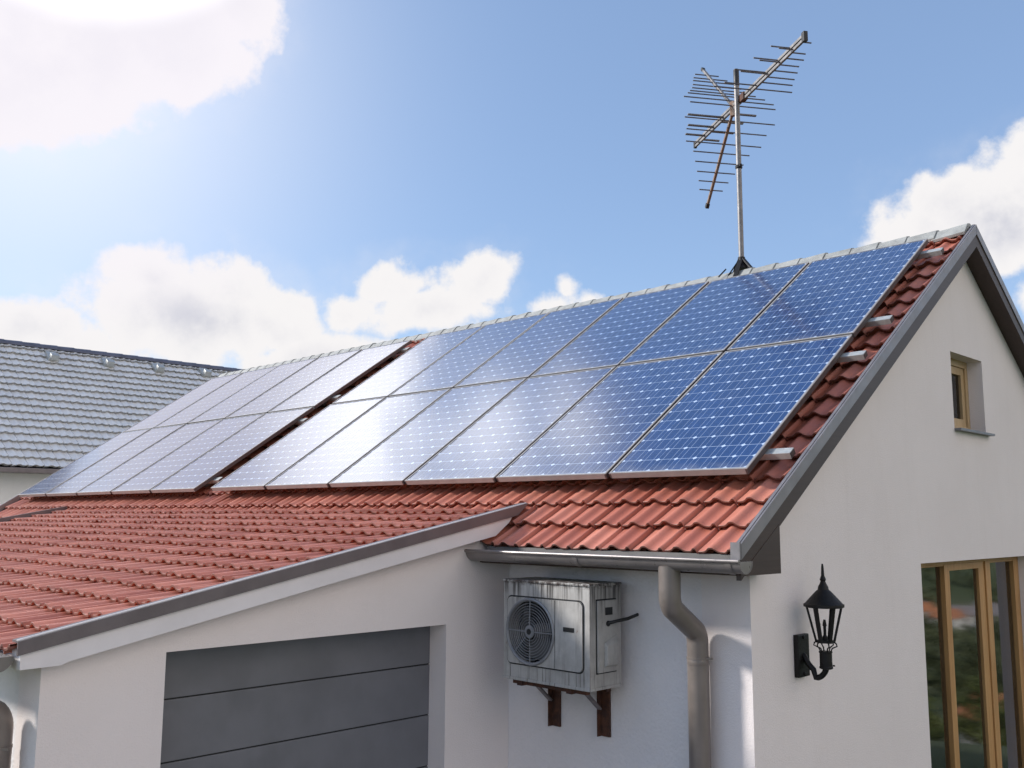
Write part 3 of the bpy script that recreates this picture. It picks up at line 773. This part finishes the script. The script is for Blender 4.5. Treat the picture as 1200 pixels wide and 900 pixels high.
# ================================================================== GROUND, VALLEY AND WOODS
DIR=(.33,.944)
def terrain(x,y):
    s=x*DIR[0]+y*DIR[1]
    pts=[(-9999,0),(13,0),(18,-1.2),(30,-6.2),(60,-13.3),(100,-18.),(200,-21.),(280,-21.),(350,-19.),(600,-7.),(1000,10.),(2500,40.)]
    for (a,za),(b,zb) in zip(pts[:-1],pts[1:]):
        if s<=b:
            t=(s-a)/(b-a);t=t*t*(3-2*t) if a<0 else t
            z=za+(zb-za)*t;break
    else: z=60.
    if s>20: z+=min(1,(s-20)/60)*(1.2*math.sin(x*.045+1)+1.*math.sin(y*.03+x*.02))
    return z-H
def axis_pts():
    a=[-3500,-2000,-1100,-700,-450,-300,-200,-130,-90,-60]
    a+=[-40+4*i for i in range(0,45)]+[160,190,230,280,340,420,520,650,800,1000,1300,1800,2500,3500];return a
ax=axis_pts();m=MB();n=len(ax)
m.add([(x,y,terrain(x,y)-.004) for y in ax for x in ax],[(j*n+i,j*n+i+1,(j+1)*n+i+1,(j+1)*n+i) for j in range(n-1) for i in range(n-1)])
gm,k,b=new_mat('grassland');c=objco(k)
f=k.noise(c,.03,6,.6);g2=k.noise(c,1.3,5,.7)
bc=k.mix(k.smooth(f,.4,.62),(.075,.10,.036),(.16,.165,.075));bc=k.mix(k.smooth(g2,.4,.7,0,.6),bc,(.05,.07,.025));k.l(bc,b.inputs['Base Color']);b.inputs['Roughness'].default_value=.95
g=m.build('ground',gm,None,smooth=True);tag(g,kind='structure')
m=MB();m.box(XG,8.,-7.,4.5,-H-.001,-H+.02)
pv=simple('grey_paving',(.19,.18,.175),.85,0,.15,3,.2,40);o=m.build('driveway',pv,None);tag(o,kind='structure')

def leaf_mat(name,c0,c1):
    m,k,b=new_mat(name);gi=k.n('ShaderNodeNewGeometry');oi=k.n('ShaderNodeObjectInfo')
    v=k.math('FRACT',k.math('ADD',gi.outputs['Random Per Island'],k.math('MULTIPLY',oi.outputs['Random'],.35)))
    k.l(k.mix(v,c0,c1),b.inputs['Base Color']);b.inputs['Roughness'].default_value=.7;b.inputs['Subsurface Weight'].default_value=0
    return m
LM=leaf_mat('leaves_green',(.070,.095,.022),(.15,.165,.045));LD=leaf_mat('leaves_dark',(.058,.075,.028),(.11,.12,.05))
BK=simple('bark',(.09,.065,.045),.9,0,.3,8,.4,30)
def leaf_cloud(mb,rg,c,rad,n,size):
    for i in range(n):
        while True:
            p=Vector((rg.uniform(-1,1),rg.uniform(-1,1),rg.uniform(-1,1)))
            if .25<p.length<1: break
        p=Vector((p.x*rad[0],p.y*rad[1],p.z*rad[2]))+Vector(c)
        a=Vector((rg.gauss(0,1),rg.gauss(0,1),rg.gauss(0,1))).normalized();b_=a.orthogonal().normalized()
        b_=(Matrix.Rotation(rg.uniform(0,6.28),3,a)@b_);cc=a.cross(b_)
        s=size*rg.uniform(.6,1.3)
        mb.add([p-b_*s-cc*s*.5,p+b_*s-cc*s*.5,p+b_*s+cc*s*.5,p-b_*s+cc*s*.5],[(0,1,2,3)])
def make_tree(seed,h,lm):
    rg=random.Random(seed)
    root=empty('tree',(0,0,0));root.location=(0,0,0)
    t=MB();t.tube([(0,0,-H-.3),(.1,.05,-H+h*.3),(.05,.1,-H+h*.62)],[.17,.13,.06],8)
    for j in range(6):
        a=rg.uniform(0,6.28);z0=h*rg.uniform(.25,.55);l=h*rg.uniform(.18,.3)
        t.tube([(.06,.05,-H+z0),(l*math.cos(a),l*math.sin(a),-H+z0+l*.8)],[.06,.02],6)
    t.build('trunk',BK,root)
    c=MB()
    for j in range(13):
        a=rg.uniform(0,6.28);r=h*.24*math.sqrt(rg.random());z=h*rg.uniform(.32,.92)
        k_=1-abs(z/h-.55)*.9
        leaf_cloud(c,rg,(r*math.cos(a)*k_,r*math.sin(a)*k_,z-H),(h*.15,h*.15,h*.11),110,h*.022)
    c.build('crown',lm,root)
    return root
protos=[make_tree(1,6.,LM),make_tree(2,7.5,LM),make_tree(5,9.,LD)]
used=[False]*3
tr=random.Random(12)
LAB=['light green bushy tree reflected low in the glazed door','taller leafy green tree on the slope, reflected in the glazed door','dark dense tree in the valley, reflected in the glazed door']
def put_tree(k,s,lat,sc=1.):
    x=-2.8+DIR[0]*(s-7)+DIR[1]*lat;y=8+DIR[1]*(s-7)-DIR[0]*lat
    o=protos[k] if not used[k] else copy_tree(protos[k]);used[k]=True
    o.location=(x,y,terrain(x,y)+H);o.rotation_euler=(0,0,tr.uniform(0,6.28));q=sc*tr.uniform(.85,1.15);o.scale=(q,q,q*tr.uniform(.9,1.1))
    tag(o,LAB[k],'tree',['light green trees down the slope','taller trees down the slope','dark trees in the valley'][k])
for i in range(12): put_tree(0,tr.uniform(46,72),tr.uniform(-9,9),.8)
for i in range(8): put_tree(1,tr.uniform(58,92),tr.choice((-1,1))*tr.uniform(3.5,13),.8)
for i in range(14): put_tree(2,tr.uniform(118,160),tr.uniform(-18,18),.68)
wm=MB();wr=random.Random(4)
for i in range(420):
    s=wr.uniform(140,225);lat=wr.uniform(-.22,.22)*s
    if wr.random()<.4: s=wr.uniform(285,640);lat=wr.uniform(-.2,.2)*s
    x=-2.8+DIR[0]*(s-7)+DIR[1]*lat;y=8+DIR[1]*(s-7)-DIR[0]*lat
    h=wr.uniform(3.5,5.5)*(1 if s<230 else 1.6);z=terrain(x,y)
    leaf_cloud(wm,wr,(x,y,z+h*.5),(h*.45,h*.45,h*.5),36,h*.13)
o=wm.build('woodland',LD,None);tag(o,'dark wood covering the valley side, reflected in the glazed door','woodland',None,'stuff')
WHT=simple('pale_house_wall',(.72,.68,.62),.9,0,.08,.3);ORG=simple('orange_house_roof',(.52,.20,.09),.8,0,.2,.5);GRY=simple('grey_house_roof',(.25,.22,.21),.8,0,.2,.5);WDK=simple('dark_house_window',(.04,.045,.05),.2,0,.1,1)
def small_house(s,lat,w,d,h,rh,rm,ang,label,group=None):
    x=-2.8+DIR[0]*(s-7)+DIR[1]*lat;y=8+DIR[1]*(s-7)-DIR[0]*lat;z=terrain(x,y)
    e=empty('valley_house',(x,y,z),label,'house',group)
    ob=[]
    m=MB();m.box(x-w/2,x+w/2,y-d/2,y+d/2,z-1.5,z+h);ob.append(m.build('wall',WHT,e))
    m=MB();m.prism_x([(y-d/2-.4,z+h-.1),(y,z+h+rh),(y+d/2+.4,z+h-.1),(y+d/2+.4,z+h-.25),(y-d/2-.4,z+h-.25)],x-w/2-.4,x+w/2+.4);m.build('roof',rm,e)
    for fx in (-.3,0,.3):
        m=MB();m.box(x+fx*w-.4,x+fx*w+.4,y-d/2-.06,y-d/2+.05,z+h*.4,z+h*.4+1.);m.build('window',WDK,e)
    e.rotation_euler=(0,0,ang)
small_house(98,-2.2,5.6,6,2.6,1.8,ORG,.25,'low house with orange roof among trees, reflected in the glazed door')
hl=['white house reflected at the top left of the glazed door','long pale house at the valley edge, reflected in the glazed door','pale house with orange roof in the distant town reflection','small grey roofed house in the distant town reflection','pale house beside the woods in the town reflection','tall pale house in the town reflection','far house with orange roof high in the reflection','white farmhouse in front of the reflected town']
for i,(s,lat,w,rm) in enumerate(((246,-7,7,GRY),(252,2,8,GRY),(262,13,6,ORG),(272,-3,6,GRY),(240,6,5,ORG),(268,16,8,GRY),(278,-12,7,ORG),(238,-15,8,GRY))):
    small_house(s,lat,w,6,2.9,1.8,rm,tr.uniform(-.4,.4),hl[i],'houses of the distant town')

# ================================================================== SKY AND SUN
SUN_AZ,SUN_EL=-34.,29.         # azimuth from -X towards +Y
sd=Vector((-math.cos(R(SUN_AZ))*math.cos(R(SUN_EL)),math.sin(R(SUN_AZ))*math.cos(R(SUN_EL)),math.sin(R(SUN_EL))))
w=bpy.data.worlds.new('World');SC.world=w;w.use_nodes=True;k=NT(w.node_tree)
bg=w.node_tree.nodes['Background']
sky=k.n('ShaderNodeTexSky');sky.sky_type='NISHITA';sky.sun_disc=False
sky.sun_elevation=R(SUN_EL);sky.sun_rotation=math.atan2(sd.x,sd.y)
sky.air_density=1.0;sky.dust_density=.35;sky.ozone_density=1.5;sky.altitude=200
gen=k.n('ShaderNodeTexCoord').outputs['Generated']
nv=k.n('ShaderNodeVectorMath');nv.operation='NORMALIZE';k.l(gen,nv.inputs[0]);dv=nv.outputs[0]
sp=k.n('ShaderNodeSeparateXYZ');k.l(dv,sp.inputs[0])
az=k.math('MULTIPLY',k.math('ARCTAN2',sp.outputs[1],k.math('MULTIPLY',sp.outputs[0],-1.)),180/math.pi)
el=k.math('MULTIPLY',k.math('ARCSINE',sp.outputs[2]),180/math.pi)
# cumulus banks: (azimuth, elevation, half width, half height) in degrees
clouds=[(14,26.6,13,8.2),(24.5,27.5,5.5,5.4),(6,24.5,9,7),(28.5,28.8,3.2,3.4),
        (26.6,11.4,6.6,3.2),(24.6,13.2,3.2,2.2),(28.6,13.0,3.4,2.3),(31,11.6,4.0,2.3),(19.0,9.6,6.5,1.9),(34,9,7,2.2),
        (40.2,12.2,5.4,1.9),(38.4,13.8,2.6,1.7),(43.4,13.8,3.1,1.9),(36,12.,2.6,1.4),(48.2,12.4,2.1,1.3),(48.9,13.3,1.0,1.1),(50.3,12.6,1.0,.7),
        (73.2,16.0,6.6,3.4),(77,18.0,5.2,3.6),(69.2,15.5,3.4,2.2),(74.8,11.6,2.2,1.8),
        (-60,55,20,10),(-110,20,20,8),(150,24,34,20),(-165,26,30,20),(175,52,30,12),(105,22,14,7)]  # this row: unseen banks added out of frame to light the walls
mx_=None
n_warp=k.noise(dv,7.,2,.6);n_warp2=k.noise(k.mapping(dv,(1,1,1),(5,3,1)),7.,2,.6)
azw=k.math('ADD',az,k.math('MULTIPLY',k.math('SUBTRACT',n_warp,.5),4.))
elw=k.math('ADD',el,k.math('MULTIPLY',k.math('SUBTRACT',n_warp2,.5),2.6))
for a0,e0,ra,re in clouds:
    da=k.math('MULTIPLY',k.math('SUBTRACT',azw,a0),1/ra);de=k.math('MULTIPLY',k.math('SUBTRACT',elw,e0),1/re)
    q=k.math('SUBTRACT',1.,k.math('SQRT',k.math('ADD',k.math('MULTIPLY',da,da),k.math('MULTIPLY',de,de))))
    q=k.math('MULTIPLY',q,min(ra,re)/3.)          # in units of 3 degrees, so that every edge is as crisp
    mx_=q if mx_ is None else k.math('MAXIMUM',mx_,q)
nz=k.noise(dv,24.,7,.62);vo=k.n('ShaderNodeTexVoronoi');vo.feature='SMOOTH_F1';vo.inputs['Scale'].default_value=38.;k.l(dv,vo.inputs['Vector'])
puff=k.math('ADD',k.math('MULTIPLY',k.math('SUBTRACT',nz,.5),1.5),k.math('MULTIPLY',k.math('SUBTRACT',.35,vo.outputs['Distance']),.45))
dens=k.math('ADD',mx_,k.math('MULTIPLY',puff,.55))
mask=k.smooth(dens,-.02,.26)
wisp=k.math('MULTIPLY',k.smooth(dens,-.55,.2,0,.28),k.smooth(k.noise(dv,9.,4,.65),.35,.75))
mask=k.math('MAXIMUM',mask,wisp)
sh=k.noise(dv,13.,5,.6)
thin=None                      # thin, soft-edged cloud above the frame
for a0,e0,ra,re in ((16,34,12,6.5),(23,38.5,9,5.5),(29,42.5,8,4.5),(8,31,12,9)):
    da=k.math('MULTIPLY',k.math('SUBTRACT',azw,a0),1/ra);de=k.math('MULTIPLY',k.math('SUBTRACT',elw,e0),1/re)
    q=k.math('SUBTRACT',1.,k.math('SQRT',k.math('ADD',k.math('MULTIPLY',da,da),k.math('MULTIPLY',de,de))))
    thin=q if thin is None else k.math('MAXIMUM',thin,q)
thin=k.math('MULTIPLY',k.smooth(k.math('ADD',thin,k.math('MULTIPLY',k.math('SUBTRACT',k.noise(dv,10.,5,.65),.5),1.3)),.0,1.05),.92)
mask=k.math('MAXIMUM',mask,thin)
core=k.smooth(dens,.25,1.1)
shade=k.math('MULTIPLY',core,k.smooth(sh,.34,.62))
ccol=k.mix(shade,(.67,.655,.655),(.47,.475,.525))
dt=k.n('ShaderNodeVectorMath');dt.operation='DOT_PRODUCT';k.l(dv,dt.inputs[0]);dt.inputs[1].default_value=(-math.cos(R(19))*math.cos(R(38)),math.sin(R(19))*math.cos(R(38)),math.sin(R(38)))
near=k.n('ShaderNodeVectorMath');near.operation='DOT_PRODUCT';k.l(dv,near.inputs[0]);near.inputs[1].default_value=tuple(sd)
ccol=k.mix(k.smooth(near.outputs['Value'],.68,.92),ccol,(1.46,1.5,1.57))      # clouds near the sun scatter forward
glow=k.smooth(dt.outputs['Value'],.976,.998,0,1)
dsp=k.n('ShaderNodeVectorMath');dsp.operation='DOT_PRODUCT';k.l(dv,dsp.inputs[0]);dsp.inputs[1].default_value=(-math.cos(R(20))*math.cos(R(25.5)),math.sin(R(20))*math.cos(R(25.5)),math.sin(R(25.5)))
ccol=k.mix(k.smooth(dsp.outputs['Value'],.955,.995,0,.85),ccol,(.685,.655,.70))      # light coming through the big cloud
ccol=k.mix(glow,ccol,(2.1,2.08,2.06),'MIX')
SKY=.118
skyc=k.n('ShaderNodeVectorMath');skyc.operation='SCALE';k.l(sky.outputs[0],skyc.inputs[0]);skyc.inputs['Scale'].default_value=1.
tint=k.mix(1.,skyc.outputs[0],(1.13,1.13,1.20),'MULTIPLY')
hz=k.smooth(el,-4.,15.,.30,0)
ccol=k.mix(k.smooth(sp.outputs[0],.1,.8),ccol,(.90,.825,.80))      # brightens the added, unseen clouds on the gable side to light that wall
ccs=k.n('ShaderNodeVectorMath');ccs.operation='SCALE';k.l(ccol,ccs.inputs[0]);ccs.inputs['Scale'].default_value=1/SKY
tint=k.mix(.45,tint,tuple(x/SKY for x in (.232,.345,.545)))      # thin high haze evens the blue out
base=k.mix(hz,tint,tuple(x/SKY for x in (.62,.69,.78)))
gd=(-math.cos(R(17))*math.cos(R(24)),math.sin(R(17))*math.cos(R(24)),math.sin(R(24)))
dt2=k.n('ShaderNodeVectorMath');dt2.operation='DOT_PRODUCT';k.l(dv,dt2.inputs[0]);dt2.inputs[1].default_value=gd
veil=k.math('MULTIPLY',k.math('POWER',k.math('MAXIMUM',dt2.outputs['Value'],0.),34.),.85)
base=k.mix(veil,base,tuple(x/SKY for x in (.69,.73,.82)))
fin=k.mix(mask,base,ccs.outputs[0])
k.l(fin,bg.inputs['Color']);bg.inputs['Strength'].default_value=SKY
sl=bpy.data.lights.new('sun','SUN');sl.energy=3.5;sl.angle=R(7.);sl.color=(1,.955,.90)
so=bpy.data.objects.new('sun',sl);COL.objects.link(so);so.rotation_euler=(-sd).to_track_quat('-Z','Y').to_euler();so.location=(0,0,30)

# ================================================================== CAMERA
YAW,PIT,ROL,FPX=-.77805,.13813,-.0051,1128.39
def cam_axes(yaw,pitch,roll):
    fw=Vector((math.sin(yaw)*math.cos(pitch),math.cos(yaw)*math.cos(pitch),math.sin(pitch)))
    r=Vector((math.cos(yaw),-math.sin(yaw),0));d=fw.cross(r)
    c,s=math.cos(roll),math.sin(roll)
    return r*c+d*s,d*c-r*s,fw
r_,d_,f_=cam_axes(YAW,PIT,ROL)
cd=bpy.data.cameras.new('camera');cd.sensor_width=36;cd.lens=36*FPX/1200;cd.clip_end=8000;cd.clip_start=.05
co=bpy.data.objects.new('camera',cd);COL.objects.link(co)
mw=Matrix((r_,-d_,-f_)).transposed().to_4x4();mw.translation=(0,0,H);co.matrix_world=mw
SC.camera=co
vs=SC.view_settings;vs.view_transform='Standard';vs.look='None';vs.exposure=.48;vs.gamma=1.;vs.use_curve_mapping=False

cy=SC.cycles
cy.max_bounces=6;cy.diffuse_bounces=3;cy.glossy_bounces=3;cy.transmission_bounces=3;cy.transparent_max_bounces=6
cy.caustics_reflective=False;cy.caustics_refractive=False
cy.use_adaptive_sampling=True;cy.adaptive_threshold=.02
w.cycles.sampling_method='MANUAL';w.cycles.sample_map_resolution=512
